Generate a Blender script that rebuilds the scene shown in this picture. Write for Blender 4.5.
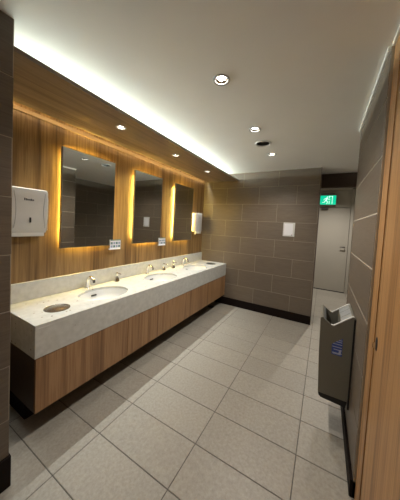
import bpy, bmesh, math, random
from mathutils import Vector, Matrix
random.seed(7)
for o in list(bpy.data.objects): bpy.data.objects.remove(o, do_unlink=True)
SC = bpy.context.scene
C = SC.collection

# ---------------------------------------------------------------- camera
CAM_H = 1.483
YAW, PITCH, ROLL = 0.510885, -0.045441, 0.053465
cd = bpy.data.cameras.new('camera')
cd.sensor_fit = 'HORIZONTAL'; cd.sensor_width = 36.0
cd.lens = 214.364 / 400 * 36.0
cd.shift_x = (200 - 203.643) / 400
cd.shift_y = -(250 - 234.466) / 400
cd.clip_start = 0.02
cam = bpy.data.objects.new('camera', cd); C.objects.link(cam)
fw = Vector((-math.sin(YAW)*math.cos(PITCH), math.cos(YAW)*math.cos(PITCH), math.sin(PITCH)))
rt = Vector((math.cos(YAW), math.sin(YAW), 0)); up = rt.cross(fw)
r2 = math.cos(ROLL)*rt + math.sin(ROLL)*up
u2 = -math.sin(ROLL)*rt + math.cos(ROLL)*up
cam.matrix_world = Matrix(((r2.x, u2.x, -fw.x, 0), (r2.y, u2.y, -fw.y, 0), (r2.z, u2.z, -fw.z, CAM_H), (0, 0, 0, 1)))
SC.camera = cam

# ---------------------------------------------------------------- world, exposure, large lights
w = bpy.data.worlds.new('world'); SC.world = w; w.use_nodes = True
w.node_tree.nodes['Background'].inputs[0].default_value = (0.9, 0.95, 1, 1)
w.node_tree.nodes['Background'].inputs[1].default_value = 0.02
vs = SC.view_settings
vs.view_transform = 'Standard'; vs.look = 'None'; vs.exposure = 1.37; vs.gamma = 1.0; vs.use_curve_mapping = False

COVE_COL = (0.89, 1.0, 0.93)
DOWN_COL = (1.0, 0.93, 0.83)
COVE_W, SLOT_W, DOWN_W, SOFFIT_W, CORR_W = 13.5, 5.6, 15.5, 2.8, 58.0

# room measures (metres; camera stands at x=0, y=0)
XL, XR, YB, ZC = -2.13, 0.235, 3.736, 2.45        # wood wall, right tiled wall, back wall, ceiling
XP, YP = -1.41, 0.483                              # near-left partition corner
YR = 2.49                                          # far end of right wall
XC = 1.2                                           # corridor side wall
YL = 4.2                                           # lintel
YD = 6.2                                           # exit door wall
YN = -1.6                                          # wall behind camera
SX0, SX1, SZ = -2.045, -1.44, 2.314                # timber soffit

def area_light(name, loc, rot, sx, sy, power, col, spread=180):
    l = bpy.data.lights.new(name, 'AREA'); l.shape = 'RECTANGLE'; l.size = sx; l.size_y = sy
    l.energy = power; l.color = col; l.spread = math.radians(spread)
    o = bpy.data.objects.new(name, l); C.objects.link(o); o.location = loc; o.rotation_euler = rot
    return o
# LED strips: cove on top of the soffit (faces up), warm slot at its rear (faces down)
area_light('cove_light', (-2.00, (YP+YB)/2, SZ+0.028), (0, -math.radians(112), 0), 0.015, YB-YP-0.04, COVE_W, COVE_COL)
area_light('slot_light', (-2.062, (YP+YB)/2, SZ+0.03), (0, -math.radians(23), 0), 0.012, YB-YP-0.04, SLOT_W, (0.96, 1.0, 0.94), 72)

# ---------------------------------------------------------------- materials
M = {}
def new_mat(name):
    m = bpy.data.materials.new(name); m.use_nodes = True
    M[name] = m
    nt = m.node_tree
    return m, nt, nt.nodes['Principled BSDF']
def plain(name, col, rough=0.5, metal=0.0, noise=0.0, nscale=30.0, bump=0.0, emit=None, estr=0.0, coat=0.0):
    m, nt, b = new_mat(name)
    b.inputs['Base Color'].default_value = (*col, 1); b.inputs['Roughness'].default_value = rough
    b.inputs['Metallic'].default_value = metal
    if coat: b.inputs['Coat Weight'].default_value = coat
    if emit:
        b.inputs['Emission Color'].default_value = (*emit, 1); b.inputs['Emission Strength'].default_value = estr
    tc = nt.nodes.new('ShaderNodeTexCoord'); n = nt.nodes.new('ShaderNodeTexNoise')
    n.inputs['Scale'].default_value = nscale; n.inputs['Detail'].default_value = 4
    nt.links.new(tc.outputs['Object'], n.inputs['Vector'])
    if noise:
        mx = nt.nodes.new('ShaderNodeMix'); mx.data_type = 'RGBA'
        mx.inputs['A'].default_value = (*[c*(1-noise) for c in col], 1); mx.inputs['B'].default_value = (*[min(1, c*(1+noise)) for c in col], 1)
        nt.links.new(n.outputs['Fac'], mx.inputs['Factor']); nt.links.new(mx.outputs['Result'], b.inputs['Base Color'])
    if bump:
        bp = nt.nodes.new('ShaderNodeBump'); bp.inputs['Strength'].default_value = bump; bp.inputs['Distance'].default_value = 0.002
        nt.links.new(n.outputs['Fac'], bp.inputs['Height']); nt.links.new(bp.outputs['Normal'], b.inputs['Normal'])
    return m
def emitter(name, col, strength):
    m, nt, b = new_mat(name)
    b.inputs['Base Color'].default_value = (*col, 1)
    b.inputs['Emission Color'].default_value = (*col, 1); b.inputs['Emission Strength'].default_value = strength
    return m
def ramp(nt, stops):
    r = nt.nodes.new('ShaderNodeValToRGB'); e = r.color_ramp.elements
    e[0].position, e[0].color = stops[0][0], (*stops[0][1], 1); e[1].position, e[1].color = stops[-1][0], (*stops[-1][1], 1)
    for p, c in stops[1:-1]:
        x = e.new(p); x.color = (*c, 1)
    return r
def wood(name, axis, dark, mid, light, freq=16.0, rough=0.42):
    """veneer whose grain runs along axis (0 x, 1 y, 2 z); world placed so neighbours match"""
    m, nt, b = new_mat(name)
    geo = nt.nodes.new('ShaderNodeNewGeometry')
    def stretched(f, al):
        mp = nt.nodes.new('ShaderNodeMapping')
        s = [f, f, f]; s[axis] = al; mp.inputs['Scale'].default_value = s
        nt.links.new(geo.outputs['Position'], mp.inputs['Vector']); return mp
    a = stretched(freq, 0.45); n1 = nt.nodes.new('ShaderNodeTexNoise'); n1.inputs['Scale'].default_value = 1.0
    n1.inputs['Detail'].default_value = 5; n1.inputs['Roughness'].default_value = 0.55; n1.inputs['Distortion'].default_value = 0.35
    nt.links.new(a.outputs[0], n1.inputs['Vector'])
    c = stretched(freq*6, 2.5); n2 = nt.nodes.new('ShaderNodeTexNoise'); n2.inputs['Scale'].default_value = 1.0; n2.inputs['Detail'].default_value = 3
    nt.links.new(c.outputs[0], n2.inputs['Vector'])
    mx = nt.nodes.new('ShaderNodeMix'); mx.inputs['Factor'].default_value = 0.28
    nt.links.new(n1.outputs['Fac'], mx.inputs['A']); nt.links.new(n2.outputs['Fac'], mx.inputs['B'])
    r = ramp(nt, [(0.34, dark), (0.46, mid), (0.55, light), (0.60, mid), (0.68, light)])
    nt.links.new(mx.outputs['Result'], r.inputs['Fac']); nt.links.new(r.outputs['Color'], b.inputs['Base Color'])
    b.inputs['Roughness'].default_value = rough
    return m
wood('wood_wall', 2, (0.085, 0.045, 0.017), (0.195, 0.115, 0.046), (0.29, 0.185, 0.082), 12)
wood('wood_cabinet', 2, (0.19, 0.095, 0.042), (0.31, 0.17, 0.08), (0.42, 0.245, 0.12), 16)
wood('wood_soffit', 1, (0.125, 0.088, 0.062), (0.195, 0.143, 0.102), (0.25, 0.186, 0.135), 13)
wood('wood_door', 2, (0.17, 0.083, 0.030), (0.40, 0.21, 0.082), (0.52, 0.29, 0.12), 30)
plain('wood_edge', (0.30, 0.20, 0.10), 0.5, noise=0.12, nscale=20)
plain('cabinet_end', (0.075, 0.05, 0.035), 0.45, noise=0.2, nscale=15)
plain('paint_ceiling', (0.86, 0.855, 0.83), 0.8, noise=0.02, nscale=6)
plain('paint_white', (0.88, 0.87, 0.83), 0.5)
plain('paint_door', (0.42, 0.395, 0.345), 0.5, noise=0.03, nscale=5)
plain('grout_floor', (0.12, 0.11, 0.10), 0.9)
plain('grout_wall', (0.36, 0.31, 0.24), 0.9)
plain('grout_right', (0.50, 0.45, 0.37), 0.9)
plain('baseboard_dark', (0.010, 0.006, 0.005), 0.6, noise=0.2, nscale=20)
M['baseboard_dark'].node_tree.nodes['Principled BSDF'].inputs['Specular IOR Level'].default_value = 0.12
plain('lintel_dark', (0.085, 0.055, 0.04), 0.6, noise=0.15, nscale=12)
plain('black_plastic', (0.012, 0.012, 0.013), 0.4)
plain('rubber_dark', (0.03, 0.03, 0.03), 0.7)
plain('white_plastic', (0.64, 0.64, 0.63), 0.38, noise=0.02)
plain('grey_plastic', (0.42, 0.42, 0.42), 0.45)
plain('smoke_window', (0.05, 0.05, 0.05), 0.25)
plain('chrome', (0.78, 0.77, 0.75), 0.13, 1.0)
plain('steel', (0.46, 0.43, 0.39), 0.22, 1.0, noise=0.08, nscale=60)
plain('steel_dark', (0.10, 0.095, 0.09), 0.4, 0.8)
plain('porcelain', (0.70, 0.71, 0.71), 0.12, coat=0.3)
plain('mirror_glass', (0.62, 0.63, 0.60), 0.012, 1.0)
plain('mirror_frame', (0.20, 0.18, 0.155), 0.35, 0.6)
plain('dryer_body', (0.22, 0.21, 0.175), 0.38, 0.15, noise=0.03)
plain('dryer_rim_highlight', (0.85, 0.85, 0.83), 0.3, 0.1)  # near-white colour paints a highlight along the rim edge
plain('dryer_inner', (0.10, 0.115, 0.13), 0.35)
plain('dryer_slope', (0.33, 0.345, 0.35), 0.35, 0.2)
plain('sticker_blue', (0.06, 0.11, 0.42), 0.4)
plain('sticker_pale', (0.55, 0.60, 0.80), 0.4)
plain('ink_dark', (0.05, 0.05, 0.06), 0.5)
plain('ink_teal', (0.10, 0.20, 0.22), 0.5)
plain('ink_blue', (0.30, 0.36, 0.50), 0.5)
plain('ink_red', (0.45, 0.08, 0.05), 0.5)
plain('card_white', (0.80, 0.80, 0.84), 0.4)
plain('sign_case', (0.20, 0.20, 0.19), 0.5)
emitter('led_warm', (1.0, 0.71, 0.15), 68.0)
emitter('lamp_glow', (1.0, 0.93, 0.80), 25.0)
emitter('sign_green', (0.0, 0.55, 0.30), 0.42)
emitter('sign_white', (0.7, 1.0, 0.85), 0.33)

def tile_mat(name, lo, hi, rough, fine, spec=0.5):
    m, nt, b = new_mat(name)
    tc = nt.nodes.new('ShaderNodeTexCoord'); oi = nt.nodes.new('ShaderNodeObjectInfo')
    add = nt.nodes.new('ShaderNodeVectorMath'); add.operation = 'MULTIPLY_ADD'
    cmb = nt.nodes.new('ShaderNodeCombineXYZ')
    for i in range(3): nt.links.new(oi.outputs['Random'], cmb.inputs[i])
    add.inputs[1].default_value = (37, 53, 71)
    nt.links.new(cmb.outputs[0], add.inputs[0]); nt.links.new(tc.outputs['Object'], add.inputs[2])
    mp = nt.nodes.new('ShaderNodeMapping'); mp.inputs['Scale'].default_value = fine
    nt.links.new(add.outputs[0], mp.inputs['Vector'])
    n = nt.nodes.new('ShaderNodeTexNoise'); n.inputs['Scale'].default_value = 1; n.inputs['Detail'].default_value = 6; n.inputs['Roughness'].default_value = 0.65
    nt.links.new(mp.outputs[0], n.inputs['Vector'])
    r = ramp(nt, [(0.3, lo), (0.7, hi)]); nt.links.new(n.outputs['Fac'], r.inputs['Fac'])
    hsv = nt.nodes.new('ShaderNodeHueSaturation')
    mr = nt.nodes.new('ShaderNodeMapRange'); mr.inputs['To Min'].default_value = 0.94; mr.inputs['To Max'].default_value = 1.06
    nt.links.new(oi.outputs['Random'], mr.inputs['Value']); nt.links.new(mr.outputs[0], hsv.inputs['Value'])
    nt.links.new(r.outputs['Color'], hsv.inputs['Color']); nt.links.new(hsv.outputs['Color'], b.inputs['Base Color'])
    b.inputs['Roughness'].default_value = rough; b.inputs['Specular IOR Level'].default_value = spec
    bp = nt.nodes.new('ShaderNodeBump'); bp.inputs['Strength'].default_value = 0.15; bp.inputs['Distance'].default_value = 0.001
    nt.links.new(n.outputs['Fac'], bp.inputs['Height']); nt.links.new(bp.outputs['Normal'], b.inputs['Normal'])
tile_mat('tile_floor', (0.295, 0.274, 0.236), (0.41, 0.382, 0.335), 0.42, (55, 55, 55))
tile_mat('tile_wall', (0.125, 0.099, 0.075), (0.178, 0.143, 0.109), 0.42, (6, 30, 120))

def stone():
    m, nt, b = new_mat('terrazzo')
    tc = nt.nodes.new('ShaderNodeTexCoord')
    v = nt.nodes.new('ShaderNodeTexVoronoi'); v.inputs['Scale'].default_value = 34
    nt.links.new(tc.outputs['Object'], v.inputs['Vector'])
    sep = nt.nodes.new('ShaderNodeSeparateColor'); nt.links.new(v.outputs['Color'], sep.inputs[0])
    small = nt.nodes.new('ShaderNodeMath'); small.operation = 'LESS_THAN'; small.inputs[1].default_value = 0.24
    nt.links.new(v.outputs['Distance'], small.inputs[0])
    pick = nt.nodes.new('ShaderNodeMath'); pick.operation = 'GREATER_THAN'; pick.inputs[1].default_value = 0.84
    nt.links.new(sep.outputs[0], pick.inputs[0])
    mul = nt.nodes.new('ShaderNodeMath'); mul.operation = 'MULTIPLY'
    nt.links.new(small.outputs[0], mul.inputs[0]); nt.links.new(pick.outputs[0], mul.inputs[1])
    chip = ramp(nt, [(0.0, (0.17, 0.13, 0.10)), (0.5, (0.32, 0.27, 0.21)), (1.0, (0.42, 0.38, 0.32))])
    nt.links.new(sep.outputs[1], chip.inputs['Fac'])
    n = nt.nodes.new('ShaderNodeTexNoise'); n.inputs['Scale'].default_value = 25; n.inputs['Detail'].default_value = 6
    nt.links.new(tc.outputs['Object'], n.inputs['Vector'])
    base = ramp(nt, [(0.3, (0.52, 0.525, 0.50)), (0.7, (0.62, 0.625, 0.60))]); nt.links.new(n.outputs['Fac'], base.inputs['Fac'])
    mx = nt.nodes.new('ShaderNodeMix'); mx.data_type = 'RGBA'
    nt.links.new(mul.outputs[0], mx.inputs['Factor']); nt.links.new(base.outputs[0], mx.inputs['A']); nt.links.new(chip.outputs[0], mx.inputs['B'])
    nt.links.new(mx.outputs['Result'], b.inputs['Base Color']); b.inputs['Roughness'].default_value = 0.25
stone()

# ---------------------------------------------------------------- mesh helpers
def tag(o, label, cat, group=None):
    o['label'] = label; o['category'] = cat
    if group: o['group'] = group
    return o
def obj(name, bm, mat, parent=None, smooth=False, recalc=True):
    if recalc: bmesh.ops.recalc_face_normals(bm, faces=bm.faces[:])
    me = bpy.data.meshes.new(name); bm.to_mesh(me); bm.free()
    me.materials.append(M[mat])
    if smooth:
        for p in me.polygons: p.use_smooth = True
        me.set_sharp_from_angle(angle=math.radians(40))
    o = bpy.data.objects.new(name, me); C.objects.link(o)
    if parent: o.parent = parent
    return o
def thing(name, label, cat, loc=(0, 0, 0), rotz=0.0, group=None):
    o = bpy.data.objects.new(name, None); C.objects.link(o)
    o.empty_display_size = 0.05
    o.location = loc; o.rotation_euler = (0, 0, rotz)
    return tag(o, label, cat, group)
def struct(name, bm, mat, label=None, cat=None):
    o = obj(name, bm, mat); o['kind'] = 'structure'
    if label: tag(o, label, cat)
    return o
def box(bm, x0, x1, y0, y1, z0, z1, bev=0.0, seg=1):
    vs = [bm.verts.new((x, y, z)) for x in (x0, x1) for y in (y0, y1) for z in (z0, z1)]
    fs = [bm.faces.new([vs[i] for i in f]) for f in ((0, 1, 3, 2), (4, 6, 7, 5), (0, 4, 5, 1), (2, 3, 7, 6), (0, 2, 6, 4), (1, 5, 7, 3))]
    if bev:
        es = list({e for f in fs for e in f.edges})
        bmesh.ops.bevel(bm, geom=es, offset=bev, segments=seg, affect='EDGES', profile=0.5)
    return bm
def B(*a, **k): return box(bmesh.new(), *a, **k)
def lathe(bm, prof, seg=24, sx=1.0, sy=1.0, c=(0, 0, 0), cap0=False, cap1=False):
    rings = []
    for r, z in prof:
        rings.append([bm.verts.new((c[0]+r*sx*math.cos(2*math.pi*i/seg), c[1]+r*sy*math.sin(2*math.pi*i/seg), c[2]+z)) for i in range(seg)])
    for a, b in zip(rings, rings[1:]):
        for i in range(seg):
            bm.faces.new((a[i], a[(i+1) % seg], b[(i+1) % seg], b[i]))
    if cap0: bm.faces.new(rings[0][::-1])
    if cap1: bm.faces.new(rings[-1])
    return bm
def L(prof, **k): return lathe(bmesh.new(), prof, **k)
def tube(bm, pts, rad, seg=12, flat=1.0):
    pts = [Vector(p) for p in pts]; rings = []
    rr = rad if isinstance(rad, (list, tuple)) else [rad]*len(pts)
    for i, p in enumerate(pts):
        t = (pts[min(i+1, len(pts)-1)] - pts[max(i-1, 0)]).normalized()
        a = Vector((0, 1, 0)); a = (a - t*a.dot(t)).normalized(); b = t.cross(a)
        rings.append([bm.verts.new(p + rr[i]*(math.cos(2*math.pi*k/seg)*a + flat*math.sin(2*math.pi*k/seg)*b)) for k in range(seg)])
    for r0, r1 in zip(rings, rings[1:]):
        for k in range(seg): bm.faces.new((r0[k], r0[(k+1) % seg], r1[(k+1) % seg], r1[k]))
    bm.faces.new(rings[0][::-1]); bm.faces.new(rings[-1])
    return bm
def prism(bm, pts, axis, a0, a1):
    """extrude a 2D outline along an axis; outline coordinates are the other two axes in order"""
    def v(p, a):
        q = list(p); q.insert(axis, a); return bm.verts.new(q)
    r0 = [v(p, a0) for p in pts]; r1 = [v(p, a1) for p in pts]; n = len(pts)
    for i in range(n): bm.faces.new((r0[i], r0[(i+1) % n], r1[(i+1) % n], r1[i]))
    bm.faces.new(r0[::-1]); bm.faces.new(r1)
    return bm
def plate_with_holes(bm, x0, x1, y0, y1, z0, z1, holes, n=40):
    """slab with elliptical holes (cx, cy, rx, ry), one after the other along y"""
    holes = sorted(holes, key=lambda h: h[1])
    cuts = [y0] + [(a[1]+b[1])/2 for a, b in zip(holes, holes[1:])] + [y1]
    for (cx, cy, rx, ry), ya, yb in zip(holes, cuts, cuts[1:]):
        ang = [2*math.pi*i/n for i in range(n)] + [math.atan2(yy-cy, xx-cx) % (2*math.pi) for xx in (x0, x1) for yy in (ya, yb)]
        ang = sorted(set(round(a, 6) for a in ang))
        inn, out = [], []
        for a in ang:
            ca, sa = math.cos(a), math.sin(a)
            k = 1/math.sqrt((ca/rx)**2 + (sa/ry)**2); inn.append((cx+k*ca, cy+k*sa))
            t = min([((x1 if ca > 0 else x0)-cx)/ca if abs(ca) > 1e-6 else 1e9, ((yb if sa > 0 else ya)-cy)/sa if abs(sa) > 1e-6 else 1e9])
            out.append((cx+t*ca, cy+t*sa))
        m = len(ang)
        lay = {}
        for z in (z0, z1): lay[z] = ([bm.verts.new((*p, z)) for p in inn], [bm.verts.new((*p, z)) for p in out])
        for i in range(m):
            j = (i+1) % m
            for z in (z0, z1): bm.faces.new((lay[z][0][i], lay[z][0][j], lay[z][1][j], lay[z][1][i]))
            bm.faces.new((lay[z0][0][i], lay[z0][0][j], lay[z1][0][j], lay[z1][0][i]))
    for (xa, ya, xb, yb) in ((x0, y0, x1, y0), (x1, y0, x1, y1), (x1, y1, x0, y1), (x0, y1, x0, y0)):
        bm.faces.new([bm.verts.new(p) for p in ((xa, ya, z0), (xb, yb, z0), (xb, yb, z1), (xa, ya, z1))])
    bmesh.ops.remove_doubles(bm, verts=bm.verts[:], dist=1e-5)
    return bm
def copy_tree(o, parent=None):
    c = o.copy(); C.objects.link(c); c.parent = parent
    for ch in list(o.children): copy_tree(ch, c)
    return c

# ---------------------------------------------------------------- tiles
tile_cache = {}
def tile_mesh(w, h, t, mat):
    """tile centred in x/z, face at y=0 looking to -y, chamfered front edge"""
    key = (round(w, 3), round(h, 3), t, mat)
    if key in tile_cache: return tile_cache[key]
    bm = bmesh.new(); c = 0.0018
    ring = lambda i, y: [bm.verts.new((sx*(w/2-i), y, sz*(h/2-i))) for sx, sz in ((-1, -1), (1, -1), (1, 1), (-1, 1))]
    r0, r1, r2 = ring(0, t), ring(0, c), ring(c, 0)
    for a, b in ((r0, r1), (r1, r2)):
        for i in range(4): bm.faces.new((a[i], a[(i+1) % 4], b[(i+1) % 4], b[i]))
    bm.faces.new(r2)
    bmesh.ops.recalc_face_normals(bm, faces=bm.faces[:])
    # make sure the front looks to -y
    for f in bm.faces:
        if len(f.verts) == 4 and abs(f.normal.y) > 0.9 and f.normal.y > 0:
            bmesh.ops.reverse_faces(bm, faces=bm.faces[:]); break
    me = bpy.data.meshes.new('tile'); bm.to_mesh(me); bm.free(); me.materials.append(M[mat])
    tile_cache[key] = me
    return me
GAP = 0.004
def put_tile(name, me, parent, loc, rot):
    o = bpy.data.objects.new(name, me); C.objects.link(o); o.parent = parent
    o.location = loc; o.rotation_euler = rot
def tile_wall(parent, fixed, side, u0, u1, z0, z1, zlines, joint_odd, joint_even, period=0.607, gap=GAP, t=0.006):
    """side: '-y' face looks to -y (u = x); '+x' / '-x' faces (u = y); '+y'"""
    for k in range(len(zlines)-1):
        za, zb = max(zlines[k], z0), min(zlines[k+1], z1)
        if zb-za < 0.02: continue
        j = joint_odd if k % 2 else joint_even
        n0 = math.floor((u0-j)/period)
        a = j+n0*period
        while a < u1:
            b = a+period; ua, ub = max(a, u0), min(b, u1)
            if ub-ua > 0.02:
                me = tile_mesh(ub-ua-gap, zb-za-gap, t, 'tile_wall')
                um, zm = (ua+ub)/2, (za+zb)/2
                if side == '-y': put_tile('wall_tile', me, parent, (um, fixed, zm), (0, 0, 0))
                elif side == '+y': put_tile('wall_tile', me, parent, (um, fixed, zm), (0, 0, math.pi))
                elif side == '+x': put_tile('wall_tile', me, parent, (fixed, um, zm), (0, 0, math.pi/2))
                else: put_tile('wall_tile', me, parent, (fixed, um, zm), (0, 0, -math.pi/2))
            a = b
ZL = [0.1+0.2985*k for k in range(-1, 10)]
T = 0.002          # grout sits this far behind the tile face

# ---------------------------------------------------------------- structure
fl = struct('floor', B(XL-0.1, XC+0.1, YN-0.1, YD+0.1, -0.12, -T), 'grout_floor')
TX0, TW, TY0, TH = -1.261, 0.6, 0.9235, 0.2952
for i in range(-2, 5):
    for k in range(-9, 18):
        xa, xb = TX0+TW*i, TX0+TW*(i+1); ya, yb = TY0+TH*k, TY0+TH*(k+1)
        xa, xb, ya, yb = max(xa, XL), min(xb, XC), max(ya, YN), min(yb, YD)
        if xb-xa < 0.03 or yb-ya < 0.03: continue
        if ya > YL+0.4 and xb < -0.65: continue
        if xa > XR+0.1 and yb < YR: continue
        me = tile_mesh(xb-xa-0.0045, yb-ya-0.0045, 0.008, 'tile_floor')
        put_tile('floor_tile', me, fl, ((xa+xb)/2, (ya+yb)/2, 0), (-math.pi/2, 0, 0))

CEIL_LAMPS = [(-0.665, 1.315), (-0.665, 2.112), (-0.668, 2.906)]
VENT = (-0.680, 2.494)
SOF_LAMPS = [(-1.650, 1.325), (-1.645, 2.130), (-1.65, 2.950)]
HR = 0.045
struct('ceiling', plate_with_holes(bmesh.new(), XL-0.05, XC+0.05, YN-0.05, YL+0.02, ZC, ZC+0.02,
       [(x, y, HR, HR) for x, y in CEIL_LAMPS] + [(VENT[0], VENT[1], 0.075, 0.075)]), 'paint_ceiling')
struct('ceiling_corridor', B(-0.8, XC+0.1, YL+0.02, YD+0.1, 2.72, 2.78), 'paint_ceiling')
wb = struct('wall_back', B(XL-0.1, -0.100, YB+T, YL+0.05, -0.05, ZC), 'grout_wall')
tile_wall(wb, YB, '-y', XL, -0.104, 0, ZC, ZL, -0.42, -0.715)      # index shift: ZL[0] is one row low
tile_wall(wb, -0.100+T, '+x', YB+0.03, YL+0.05, 0, ZC, ZL, 4.4, 4.1)
wr = struct('wall_right', B(XR+T, XR+0.11, 1.435, YR-T, -0.05, ZC), 'grout_right')
tile_wall(wr, XR, '-x', 1.435, YR, 0, ZC, ZL, 1.43, 1.43, period=1.2, gap=0.007)
tile_wall(wr, YR, '+y', XR+0.004, XR+0.11, 0, ZC, ZL, 0.0, 0.0, gap=0.007)
wp = struct('wall_left', B(XL-0.1, XP-T, YN, YP-T, -0.05, ZC), 'grout_wall')
tile_wall(wp, XP, '+x', YN, YP, 0, ZC, [z-0.02+0.05*0 for z in ZL], 0.18, 0.48)
tile_wall(wp, YP, '+y', XL, XP-0.004, 0, ZC, [z-0.02 for z in ZL], -1.7, -1.4)
wc = struct('wall_corridor', B(XC+T, XC+0.1, YR-0.6, YD+0.1, -0.05, 2.78), 'grout_wall')
tile_wall(wc, XC, '-x', YR-0.6, YL, 0, ZC, ZL, 0.3, 0.6)
struct('wall_corridor_side', B(-0.8, -0.7, YL+0.05, YD+0.1, -0.05, 2.78), 'paint_door')
struct('wall_alcove', B(XR+0.11, XC+0.1, YR-0.7, YR-0.6, -0.05, ZC), 'grout_wall')
struct('wall_wood', B(XL-0.1, XL, YP-T, YB, -0.05, ZC), 'wood_wall')
struct('wall_rear', B(XL-0.1, XR+0.2, YN-0.1, YN, -0.05, ZC), 'paint_door')
struct('wall_lintel', B(-0.1, XC+0.05, YL, YL+0.06, 2.215, 2.78), 'lintel_dark')

# baseboards
struct('baseboard_back', B(XL, -0.092, YB-0.012, YB+0.03, 0, 0.135, bev=0.002), 'baseboard_dark')
struct('baseboard_right', B(XR-0.013, XR+0.03, 1.435, YR, 0, 0.10, bev=0.002), 'baseboard_dark')
struct('baseboard_left', B(XP-0.03, XP+0.012, YN, YP+0.004, 0, 0.175, bev=0.002), 'baseboard_dark')
struct('baseboard_corridor', B(0.58, XC, YD-0.014, YD, 0, 0.10, bev=0.002), 'baseboard_dark')
struct('trim_1', B(XR-0.014, XR+0.02, 1.44, YR, ZC-0.022, ZC, bev=0.002), 'paint_white')
struct('trim_2', B(-0.104, -0.092, YB-0.004, YB+0.016, 0.0, ZC), 'lintel_dark')

# timber soffit with a lit slot along the wood wall
so = struct('ceiling_soffit', plate_with_holes(bmesh.new(), SX0, SX1, YP, YB, SZ, SZ+0.018, [(x, y, 0.036, 0.036) for x, y in SOF_LAMPS]), 'wood_soffit')
e = obj('edge_strip', B(SX1, SX1+0.004, YP, YB, SZ, SZ+0.025), 'wood_soffit', so)
e = obj('rear_upstand', B(SX0, SX0+0.012, YP, YB, SZ+0.018, ZC), 'wood_edge', so)
e = obj('trough_bounce_plate', B(SX0+0.012, SX1, YP, YB, SZ+0.018, SZ+0.020), 'paint_white', so)  # unseen white plate, added to bounce the cove light
e = obj('slot_edge', B(SX0-0.004, SX0, YP, YB, SZ-0.001, SZ+0.03), 'wood_edge', so)

struct('slot_lit_line', B(XL, XL+0.012, YP, YB, 2.288, 2.322, bev=0.002), 'wood_edge')  # pale strip added to stand in for the lit line of the slot
# full-height timber door beside the tiled wall
d1 = struct('door_1', B(0.252, 0.29, YN, 1.315, 0.005, ZC-0.012, bev=0.001), 'wood_door')
obj('jamb', B(0.248, 0.30, 1.319, 1.434, 0.0, ZC-0.012, bev=0.001), 'wood_door', d1)
obj('head_bead', B(0.236, 0.262, YN, 1.434, ZC-0.012, ZC, bev=0.002), 'paint_white', d1)
bm = L([(0.001, 0.0035), (0.8, 0.003), (1.0, 0.0)], seg=20, sx=0.016, sy=0.034)
bmesh.ops.rotate(bm, verts=bm.verts[:], cent=(0, 0, 0), matrix=Matrix.Rotation(-math.pi/2, 3, 'Y'))
# outline: long axis must be vertical
bmesh.ops.rotate(bm, verts=bm.verts[:], cent=(0, 0, 0), matrix=Matrix.Rotation(math.pi/2, 3, 'X'))
lk = obj('lock_plate', bm, 'rubber_dark', d1, True); lk.location = (0.2515, 1.275, 0.965)
tn = obj('thumb_turn', B(-0.012, 0.0, -0.003, 0.003, -0.013, 0.013, bev=0.001), 'chrome', lk); tn.location = (-0.002, 0, -0.008)

# exit door, far end of the corridor
we = struct('wall_exit', B(-0.7, XC+0.1, YD+0.05, YD+0.1, -0.05, 2.78), 'paint_door')
d2 = struct('door_2', B(-0.42, 0.515, YD, YD+0.04, 0.012, 2.07, bev=0.003), 'paint_door')
for x0, x1 in ((0.522, 0.58), (-0.485, -0.427)):
    obj('door_frame', B(x0, x1, YD-0.03, YD+0.05, 0, 2.55, bev=0.003), 'paint_door', d2)
obj('transom_panel', B(-0.427, 0.522, YD+0.005, YD+0.05, 2.08, 2.50), 'paint_door', d2)
obj('frame_head', B(-0.485, 0.58, YD-0.03, YD+0.05, 2.50, 2.56, bev=0.003), 'paint_door', d2)
obj('door_bottom_seal', B(-0.42, 0.515, YD-0.004, YD+0.03, 0.0, 0.02), 'rubber_dark', d2)
h = obj('door_handle', tube(bmesh.new(), [(0.45, YD-0.002, 1.12), (0.45, YD-0.05, 1.12), (0.44, YD-0.06, 1.12), (0.35, YD-0.06, 1.12)], [0.024, 0.012, 0.012, 0.009]), 'steel_dark', d2, True)
obj('door_closer', B(-0.10, 0.05, YD-0.05, YD, 2.022, 2.062, bev=0.005), 'steel_dark', d2)

# ---------------------------------------------------------------- vanity
CX, CY0, CZ, CB = -1.570, 0.66, 0.775, 0.553
BAS = [(-1.815, 1.335), (-1.815, 2.165), (-1.815, 3.0)]
BRX, BRY = 0.185, 0.235
vt = thing('vanity_worktop', 'long white speckled stone worktop with a deep front edge and three basins', 'counter', (0, 0, 0))
bm = plate_with_holes(bmesh.new(), XL+0.001, CX, CY0, YB-0.001, CZ-0.022, CZ, [(x, y, BRX, BRY) for x, y in BAS], n=56)
obj('top', bm, 'terrazzo', vt)
obj('front_apron', B(CX-0.03, CX, CY0, YB-0.001, CB, CZ-0.022, bev=0.0015), 'terrazzo', vt)
obj('end_apron', B(XL+0.001, CX-0.03, CY0, CY0+0.03, CB, CZ-0.022, bev=0.0015), 'terrazzo', vt)
tag(obj('backsplash', B(XL+0.001, XL+0.022, CY0, YB-0.001, CZ+0.0005, 0.932, bev=0.002), 'terrazzo'), 'low white stone upstand along the wood wall behind the taps', 'backsplash')

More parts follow.
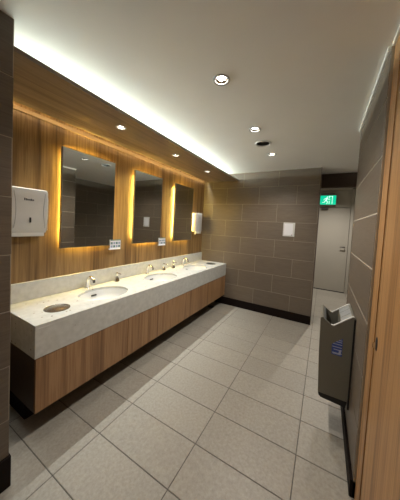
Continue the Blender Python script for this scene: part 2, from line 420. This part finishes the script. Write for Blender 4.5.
seams = [CY0+0.006, 1.425, 2.19, 2.955, YB-0.002]
CAB_LAB = ['wood-veneer vanity cabinet at the open near end below the round steel waste hole',
           'wood-veneer vanity cabinet second from the near end of the worktop',
           'wood-veneer vanity cabinet third from the near end, below the middle basin',
           'wood-veneer vanity cabinet against the tiled back wall']
for i in range(4):
    a, b = seams[i], seams[i+1]
    t = thing('vanity_cabinet', CAB_LAB[i], 'cabinet', (0, (a+b)/2, 0.18), 0, 'vanity cabinets in a row')
    hw = (b-a)/2
    obj('body', B(XL+0.002, CX-0.024, -hw+0.001, hw-0.001, 0, CB-0.18-0.001), 'cabinet_end', t)
    obj('front_panel', B(CX-0.022, CX-0.003, -hw+0.002, hw-0.002, -0.002, CB-0.18-0.004, bev=0.001), 'wood_cabinet', t)
pl_ = obj('vanity_plinth', B(XL+0.002, -1.80, 0.70, YB-0.02, 0.0, 0.178), 'baseboard_dark'); tag(pl_, 'recessed black plinth under the wall-length vanity', 'plinth')

def make_sink():
    t = thing('sink', '', 'sink', (0, 0, 0), 0, 'oval basins set in the worktop')
    prof = [(1.06, -0.024), (0.985, -0.022), (0.97, -0.030), (0.93, -0.065), (0.83, -0.105), (0.62, -0.132), (0.35, -0.142), (0.12, -0.146)]
    obj('bowl', L(prof, seg=56, sx=BRX, sy=BRY), 'porcelain', t, True)
    d = obj('drain', L([(0.030, 0.0), (0.028, 0.003), (0.018, 0.002), (0.004, 0.006)], seg=20, cap1=True), 'chrome', t, True); d.location = (0, 0, -0.147)
    # overflow slot at the wall side of the bowl
    o = obj('overflow', B(-0.003, 0.004, -0.028, 0.028, -0.008, 0.008, bev=0.002), 'steel_dark', t); o.location = (-0.164, 0, -0.062); o.rotation_euler = (0, -0.45, 0)
    return t
def make_tap():
    t = thing('faucet', '', 'faucet', (0, 0, 0), 0, 'chrome taps behind the basins')
    obj('base_ring', L([(0.027, 0), (0.027, 0.006), (0.022, 0.010)], seg=24, cap1=True), 'chrome', t, True)
    pts = [(0, 0, 0.006), (0.0, 0, 0.05), (0.003, 0, 0.080), (0.014, 0, 0.103), (0.034, 0, 0.116), (0.060, 0, 0.115), (0.088, 0, 0.102), (0.106, 0, 0.086)]
    obj('spout', tube(bmesh.new(), pts, [0.021, 0.019, 0.0185, 0.018, 0.017, 0.016, 0.015, 0.014], 16), 'chrome', t, True)
    a = obj('aerator', L([(0.011, 0.010), (0.012, -0.004), (0.009, -0.005)], seg=16, cap0=True, cap1=True), 'steel_dark', t, True); a.location = (0.105, 0, 0.079)
    return t
def make_pump():
    t = thing('soap_pump', '', 'soap pump', (0, 0, 0), 0, 'chrome soap pumps on the worktop')
    obj('collar', L([(0.026, 0), (0.025, 0.006), (0.017, 0.030), (0.011, 0.042)], seg=20, cap0=True, cap1=True), 'chrome', t, True)
    obj('stem', L([(0.006, 0.04), (0.006, 0.066)], seg=12), 'chrome', t, True)
    obj('head', L([(0.012, 0.062), (0.013, 0.068), (0.011, 0.080), (0.005, 0.084)], seg=16, cap0=True, cap1=True), 'chrome', t, True)
    obj('nozzle', tube(bmesh.new(), [(0.004, 0, 0.073), (0.04, 0, 0.074), (0.058, 0, 0.068)], [0.006, 0.0055, 0.0045], 10), 'chrome', t, True)
    return t
sink, tap, pump = make_sink(), make_tap(), make_pump()
WHICH = ['nearest the camera', 'in the middle of the worktop', 'farthest away, near the tiled wall']
for i, (x, y) in enumerate(BAS):
    s = sink if i == 0 else copy_tree(sink); s.location = (x, y, CZ)
    s['label'] = 'white oval undermount basin ' + WHICH[i]
    t = tap if i == 0 else copy_tree(tap); t.location = (-2.062, [1.318, 2.160, 3.005][i], CZ)
    t['label'] = 'short curved chrome tap at the basin ' + WHICH[i]
for i, (x, y) in enumerate([(-2.062, 1.672), (-2.055, 2.497), (-2.045, 2.715)]):
    p = pump if i == 0 else copy_tree(pump); p.location = (x, y, CZ); p.scale = (1.25, 1.25, 1.25)
    p['label'] = ['conical chrome soap pump just right of the nearest basin', 'conical chrome soap pump just right of the middle basin',
                  'conical chrome soap pump just left of the farthest basin'][i]

def waste_hole(label, loc, mat):
    t = thing('waste_flap', label, 'waste hole', loc, 0, 'round waste flaps in the worktop')
    obj('ring', L([(0.088, 0.0), (0.087, 0.003), (0.078, 0.0035), (0.075, 0.001)], seg=40), 'steel' if mat == 'steel' else 'steel_dark', t, True)
    obj('flap', L([(0.075, 0.0012), (0.068, 0.0016), (0.045, 0.0055), (0.02, 0.0075), (0.001, 0.008)], seg=40, cap1=True), mat, t, True)
    return t
waste_hole('round brushed steel waste flap set in the near end of the worktop', (-1.768, 0.888, CZ), 'steel')
waste_hole('dark round waste flap set in the far end of the worktop by the tiled wall', (-1.77, 3.49, CZ), 'steel_dark')

# ---------------------------------------------------------------- mirrors
def make_mirror(y, wdt, label):
    z0, z1 = 1.197, 2.115; hh = (z1-z0)/2; hw = wdt/2
    t = thing('mirror', label, 'mirror', (XL, y, (z0+z1)/2), 0, 'backlit mirrors on the wood wall')
    obj('back_box', B(0.0005, 0.030, -hw+0.048, hw-0.048, -hh+0.048, hh-0.048), 'mirror_frame', t)
    bm = bmesh.new()
    fx0, fx1, fw_ = 0.030, 0.057, 0.004
    box(bm, fx0, fx1, -hw, -hw+fw_, -hh, hh); box(bm, fx0, fx1, hw-fw_, hw, -hh, hh)
    box(bm, fx0, fx1, -hw+fw_, hw-fw_, hh-fw_, hh); box(bm, fx0, fx1, -hw+fw_, hw-fw_, -hh, -hh+fw_)
    box(bm, fx0, fx0+0.004, -hw+fw_, hw-fw_, -hh+fw_, hh-fw_)
    obj('frame', bm, 'mirror_frame', t)
    obj('glass', B(fx1-0.006, fx1-0.001, -hw+fw_, hw-fw_, -hh+fw_, hh-fw_), 'mirror_glass', t)
    for k in range(4):
        if k < 2:
            s = -1 if k == 0 else 1
            q = B(0.006, 0.018, s*(hw-0.047)-0.0015, s*(hw-0.047)+0.0015, -hh+0.06, hh-0.06)
        else:
            s = -1 if k == 2 else 1
            q = B(0.006, 0.018, -hw+0.06, hw-0.06, s*(hh-0.047)-0.0015, s*(hh-0.047)+0.0015)
        obj('led_strip', q, 'led_warm', t)
for y, wd, lab in ((1.335, 0.555, 'tall backlit mirror nearest the camera, beside the paper towel dispenser'),
                   (2.157, 0.510, 'tall backlit mirror in the middle of the three'),
                   (2.990, 0.520, 'tall backlit mirror farthest away, beside the white soap dispenser')):
    make_mirror(y, wd, lab)

# ---------------------------------------------------------------- small wall things
def rounded(bm, x0, x1, y0, y1, z0, z1, r, seg=3): return box(bm, x0, x1, y0, y1, z0, z1, bev=r, seg=seg)
t = thing('paper_towel_dispenser', 'white plastic paper towel dispenser on the wood wall at far left', 'dispenser', (XL, 0.803, 1.315))
HW = 0.123
bm = bmesh.new()
prism(bm, [(0.0, 0.03), (0.085, 0.03), (0.100, 0.05), (0.112, 0.16), (0.112, 0.30), (0.104, 0.372), (0.094, 0.38), (0.0, 0.38)], 1, -HW, HW)
bmesh.ops.bevel(bm, geom=[e for e in bm.edges if abs(e.verts[0].co.y-e.verts[1].co.y) < 1e-6 and e.verts[0].co.x > 0.05 and e.verts[1].co.x > 0.05], offset=0.008, segments=3, affect='EDGES')
body = obj('cover', bm, 'white_plastic', t, True)
obj('paper_outlet', B(0.004, 0.085, -HW+0.01, HW-0.012, 0.0, 0.034, bev=0.006, seg=2), 'white_plastic', t)
obj('level_window', B(0.1105, 0.114, -0.006, 0.006, 0.112, 0.152, bev=0.001), 'smoke_window', body)
obj('side_seam', B(0.02, 0.104, HW-0.0005, HW+0.001, 0.05, 0.36), 'white_plastic', body)
for s in (-1, 1):
    pts = [(0.1135, s*(HW-0.020-0.012*math.sin(math.pi*k/8)), 0.07+0.28*k/8) for k in range(9)]
    pts = [(0.1125 - 0.012*max(0, (0.09-p[2])/0.05) - 0.004*max(0, (p[2]-0.31)/0.04), p[1], p[2]) for p in pts]
    obj('curved_crease', tube(bmesh.new(), pts, 0.0016, 6), 'grey_plastic', body, True)
# small badge: a logo swoosh and a lettered strip
obj('badge_mark', B(0.1118, 0.1135, -0.042, -0.034, 0.283, 0.302, bev=0.001), 'ink_dark', body)
x = -0.030
for wd in (0.009, 0.007, 0.008, 0.006, 0.009, 0.007, 0.008):
    obj('badge_letter', B(0.1118, 0.1132, x, x+wd-0.002, 0.283, 0.283+(0.012 if wd != 0.009 else 0.016)), 'ink_dark', body); x += wd

t = thing('soap_dispenser', 'white wall soap dispenser on the wood wall near the tiled corner', 'dispenser', (XL, 3.425, 1.325))
bm = rounded(bmesh.new(), 0.0, 0.105, -0.105, 0.105, 0.02, 0.365, 0.014)
body = obj('cover', bm, 'white_plastic', t, True)
obj('front_lid', B(0.104, 0.112, -0.085, 0.085, 0.05, 0.34, bev=0.005, seg=2), 'white_plastic', t, True)
obj('level_window', B(0.111, 0.113, -0.012, 0.012, 0.26, 0.30, bev=0.0008), 'grey_plastic', body)
obj('lever', B(0.05, 0.125, -0.05, 0.05, -0.012, 0.022, bev=0.008, seg=2), 'white_plastic', t, True)
obj('nozzle', L([(0.016, 0.01), (0.014, -0.02), (0.010, -0.035)], seg=14, c=(0.06, -0.055, 0), cap0=True, cap1=True), 'white_plastic', t, True)

def notice(y, label):
    t = thing('notice_card', label, 'notice', (XL, y, 1.148), 0, 'small picture notices beside the mirrors')
    bk = obj('card', B(0.060, 0.066, -0.07, 0.07, 0.012, 0.110, bev=0.001), 'card_white', t)
    obj('wall_block', B(0.0005, 0.060, 0.0, 0.06, 0.02, 0.09), 'card_white', t)
    obj('header_bar', B(0.066, 0.0668, -0.065, 0.07, 0.100, 0.112), 'ink_teal', bk)
    obj('ledge', B(0.058, 0.078, -0.085, 0.062, 0.0, 0.013, bev=0.002), 'card_white', t)
    for r in range(2):
        for c in range(4):
            yy, zz = -0.050+c*0.0335, 0.036+r*0.036
            im = obj('picture', B(0.066, 0.0666, yy-0.0125, yy+0.0125, zz-0.013, zz+0.013), 'ink_teal' if (r+c) % 2 else 'ink_blue', bk)
    return t
notice(1.638, 'small picture notice on a ledge between the near and middle mirrors')
notice(2.448, 'small picture notice on a ledge between the middle and far mirrors')

# white plate on the tiled back wall
t = thing('access_plate', 'white square plate mounted on the brown tiled back wall', 'plate', (-0.504, YB, 1.366))
p = obj('plate', B(-0.089, 0.089, -0.012, 0, 0, 0.224, bev=0.003, seg=2), 'white_plastic', t)
obj('inner_panel', B(-0.072, 0.060, -0.0135, -0.011, 0.022, 0.205, bev=0.001), 'card_white', p)
obj('lamp_dot', L([(0.006, 0), (0.004, 0.002)], seg=12, cap1=True), 'ink_red', p); p.children[-1].location = (0.05, -0.0125, 0.035); p.children[-1].rotation_euler = (math.pi/2, 0, 0)
obj('label_mark', B(0.040, 0.058, -0.0142, -0.013, 0.018, 0.025), 'ink_dark', p)

# exit sign
t = thing('exit_sign', 'glowing green running-man exit sign above the corridor door', 'sign', (0.025, YD-0.06, 2.135))
cs = obj('case', B(-0.175, 0.175, -0.035, 0.028, 0.0, 0.27, bev=0.004), 'sign_case', t)
fc = obj('face', B(-0.17, 0.17, -0.039, -0.034, 0.005, 0.225), 'sign_green', t)
Yf = -0.041
def stroke(pts, r): return tube(bmesh.new(), [(a, Yf, b) for a, b in pts], r, 6)
def flat(bm):
    for v in bm.verts: v.co.y = Yf + (v.co.y-Yf)*0.1
    return bm
def bar(p, q, wd):
    p, q = Vector(p), Vector(q); d = (q-p).normalized(); n = Vector((-d.y, d.x))*wd/2
    return prism(bmesh.new(), [tuple(p+n), tuple(q+n), tuple(q-n), tuple(p-n)], 1, Yf, -0.0385)
bm = L([(0.017, 0), (0.016, 0.002)], seg=16, cap1=True); bmesh.ops.rotate(bm, verts=bm.verts[:], cent=(0, 0, 0), matrix=Matrix.Rotation(math.pi/2, 3, 'X'))
hd = obj('pictogram_head', bm, 'sign_white', fc); hd.location = (-0.012, -0.0385, 0.188)
for p, q, wd in (((-0.022, 0.165), (-0.040, 0.100), 0.034), ((-0.03, 0.16), (-0.075, 0.145), 0.015), ((-0.075, 0.145), (-0.09, 0.11), 0.013), ((-0.015, 0.16), (0.02, 0.125), 0.014),
                 ((0.02, 0.125), (0.05, 0.135), 0.012), ((-0.045, 0.105), (-0.075, 0.06), 0.018), ((-0.075, 0.06), (-0.12, 0.055), 0.015), ((-0.035, 0.105), (-0.005, 0.07), 0.018), ((-0.005, 0.07), (-0.02, 0.02), 0.015)):
    obj('pictogram_limb', bar(p, q, wd), 'sign_white', fc)
for p, q, wd in (((0.03, 0.02), (0.03, 0.10), 0.016), ((0.03, 0.155), (0.03, 0.21), 0.016), ((0.022, 0.205), (0.10, 0.205), 0.012), ((0.093, 0.02), (0.093, 0.21), 0.014)):
    obj('pictogram_doorway', bar(p, q, wd), 'sign_white', fc)
obj('bracket', B(-0.14, 0.14, -0.012, 0.05, 0.27, 0.282), 'sign_case', t)

# hand dryer on the right wall: side profile (x, z), hand slot open to the top
t = thing('hand_dryer', 'grey floor-reaching jet hand dryer with top hand slot on the right wall', 'hand dryer', (0, 1.80, 0))
t['label'] = 'grey box-shaped jet hand dryer with hand slot on the right tiled wall'
W = 0.31
outer = [(0.040, 0.285), (0.026, 0.60), (0.022, 0.845), (0.034, 0.852), (0.092, 0.806), (0.108, 0.803), (0.215, 0.893), (0.226, 0.893), (XR-0.001, 0.885), (XR-0.001, 0.285)]
bm = bmesh.new()
def side_panel(y0, y1): return prism(bmesh.new(), outer, 1, y0, y1)
obj('side_panel', side_panel(0, 0.012), 'dryer_body', t)
obj('side_panel', side_panel(W-0.012, W), 'dryer_body', t)
body = obj('front_shell', prism(bmesh.new(), [(0.040, 0.285), (0.026, 0.60), (0.022, 0.845), (0.034, 0.852), (0.046, 0.842), (0.046, 0.60), (0.055, 0.285)], 1, 0.012, W-0.012), 'dryer_body', t)
obj('slot_front_wall', prism(bmesh.new(), [(0.046, 0.842), (0.058, 0.833), (0.062, 0.66), (0.046, 0.66)], 1, 0.012, W-0.012), 'dryer_inner', t)
obj('slot_floor', prism(bmesh.new(), [(0.046, 0.66), (0.062, 0.66), (0.152, 0.65), (0.152, 0.64), (0.046, 0.64)], 1, 0.012, W-0.012), 'dryer_inner', t)
rs = obj('rear_shell', prism(bmesh.new(), [(0.150, 0.64), (0.150, 0.838), (0.215, 0.893), (0.226, 0.893), (XR-0.001, 0.885), (XR-0.001, 0.285), (0.15, 0.285)], 1, 0.012, W-0.012), 'dryer_body', t)
for a, b in ((0.02, 0.095), (0.10, 0.20), (0.205, 0.29)):
    obj('slope_panel', prism(bmesh.new(), [(0.153, 0.8415), (0.213, 0.8925), (0.212, 0.8945), (0.152, 0.8435)], 1, a, b), 'dryer_slope', rs)
rim = [(0.092, 0.806), (0.108, 0.803), (0.215, 0.893), (0.226, 0.893)]
obj('rim', prism(bmesh.new(), rim + [(p[0]-0.003, p[1]+0.006) for p in rim[::-1]], 1, -0.001, 0.012), 'dryer_rim_highlight', t)
obj('rim', prism(bmesh.new(), rim + [(p[0]-0.003, p[1]+0.006) for p in rim[::-1]], 1, W-0.012, W+0.001), 'dryer_rim_highlight', t)
obj('drip_tray', prism(bmesh.new(), [(0.041, 0.284), (0.046, 0.262), (0.060, 0.250), (0.215, 0.238), (0.222, 0.284)], 1, 0.003, W-0.003), 'black_plastic', t)
obj('back_plate', B(0.224, XR-0.0005, -0.003, W+0.003, 0.235, 0.88), 'black_plastic', t)
st = obj('sticker', prism(bmesh.new(), [(0.106, 0.600), (0.170, 0.597), (0.168, 0.728), (0.105, 0.672)], 1, -0.0012, 0), 'sticker_blue', t)
for z, x0, x1 in ((0.612, 0.110, 0.168), (0.606, 0.112, 0.16), (0.636, 0.116, 0.166), (0.655, 0.108, 0.166), (0.676, 0.112, 0.166), (0.694, 0.130, 0.166), (0.708, 0.146, 0.166)):
    obj('printed_line', B(x0, x1, -0.0018, -0.001, z, z+0.005), 'sticker_pale', st)
obj('printed_hand', prism(bmesh.new(), [(0.148, 0.612), (0.162, 0.610), (0.164, 0.645), (0.150, 0.640)], 1, -0.0020, -0.001), 'sticker_pale', st)

# ---------------------------------------------------------------- lamps and vent
def downlight(name, label, loc, r, power, group, blend=0.6, size=140):
    t = thing(name, label, 'ceiling light', loc, 0, group)
    obj('trim_ring', L([(r-0.004, 0.001), (r-0.003, -0.003), (r+0.003, -0.006), (r+0.010, -0.005), (r+0.013, 0.0)], seg=32), 'grey_plastic', t, True)
    obj('reflector', L([(r-0.002, 0.0), (r-0.008, 0.007), (r*0.64, 0.015)], seg=32), 'steel', t, True)
    obj('lens', L([(r*0.66, 0.014), (r*0.4, 0.010), (0.001, 0.009)], seg=24, cap1=True), 'lamp_glow', t, True)
    l = bpy.data.lights.new('lamp', 'SPOT'); l.energy = power; l.color = DOWN_COL; l.shadow_soft_size = 0.018
    l.spot_size = math.radians(size); l.spot_blend = blend
    o = bpy.data.objects.new('lamp', l); C.objects.link(o); o.parent = t; o.location = (0, 0, -0.010)
    return t
for i, (x, y) in enumerate(CEIL_LAMPS):
    downlight('recessed_downlight', ['recessed white downlight in the ceiling, nearest of the ceiling row', 'recessed white downlight in the ceiling just before the round vent',
              'recessed white downlight in the ceiling just past the round vent'][i], (x, y, ZC), HR, DOWN_W, 'downlights in the white ceiling')
for i, (x, y) in enumerate(SOF_LAMPS):
    downlight('soffit_downlight', ['small downlight in the timber soffit above the nearest basin', 'small downlight in the timber soffit above the middle basin',
              'small downlight in the timber soffit above the farthest basin'][i], (x, y, SZ), 0.036, SOFFIT_W, 'downlights in the timber soffit')
downlight('corridor_downlight', 'ceiling downlight in the corridor before the exit door', (0.15, 5.15, 2.72), 0.05, CORR_W, None, 0.9, 130)

t = thing('ceiling_vent', 'round dark air vent between two ceiling downlights', 'vent', (VENT[0], VENT[1], ZC))
obj('ring', L([(0.072, 0.001), (0.073, -0.005), (0.080, -0.010), (0.090, -0.006), (0.093, 0.0)], seg=36), 'white_plastic', t, True)
obj('duct', L([(0.074, 0.0), (0.074, 0.06), (0.001, 0.06)], seg=32), 'steel_dark', t, True)
obj('cone', L([(0.001, 0.008), (0.022, 0.010), (0.040, 0.022), (0.046, 0.034)], seg=28), 'steel', t, True)
obj('spoke', B(-0.073, 0.073, -0.004, 0.004, 0.036, 0.042), 'grey_plastic', t)

# floor drain under the far end of the vanity
t = thing('floor_drain', 'small dark floor drain under the far end of the vanity', 'drain', (-1.70, 3.45, 0))
g = obj('frame', L([(0.055, 0.0), (0.054, 0.003), (0.046, 0.003), (0.045, 0.001)], seg=28), 'steel_dark', t, True)
for k in range(-2, 3):
    hw = math.sqrt(0.046**2-(k*0.016)**2); obj('grate_bar', B(k*0.016-0.004, k*0.016+0.004, -hw, hw, 0.0003, 0.002), 'steel_dark', t)
obj('sump', L([(0.046, 0.0004), (0.001, 0.0004)], seg=24), 'black_plastic', t)
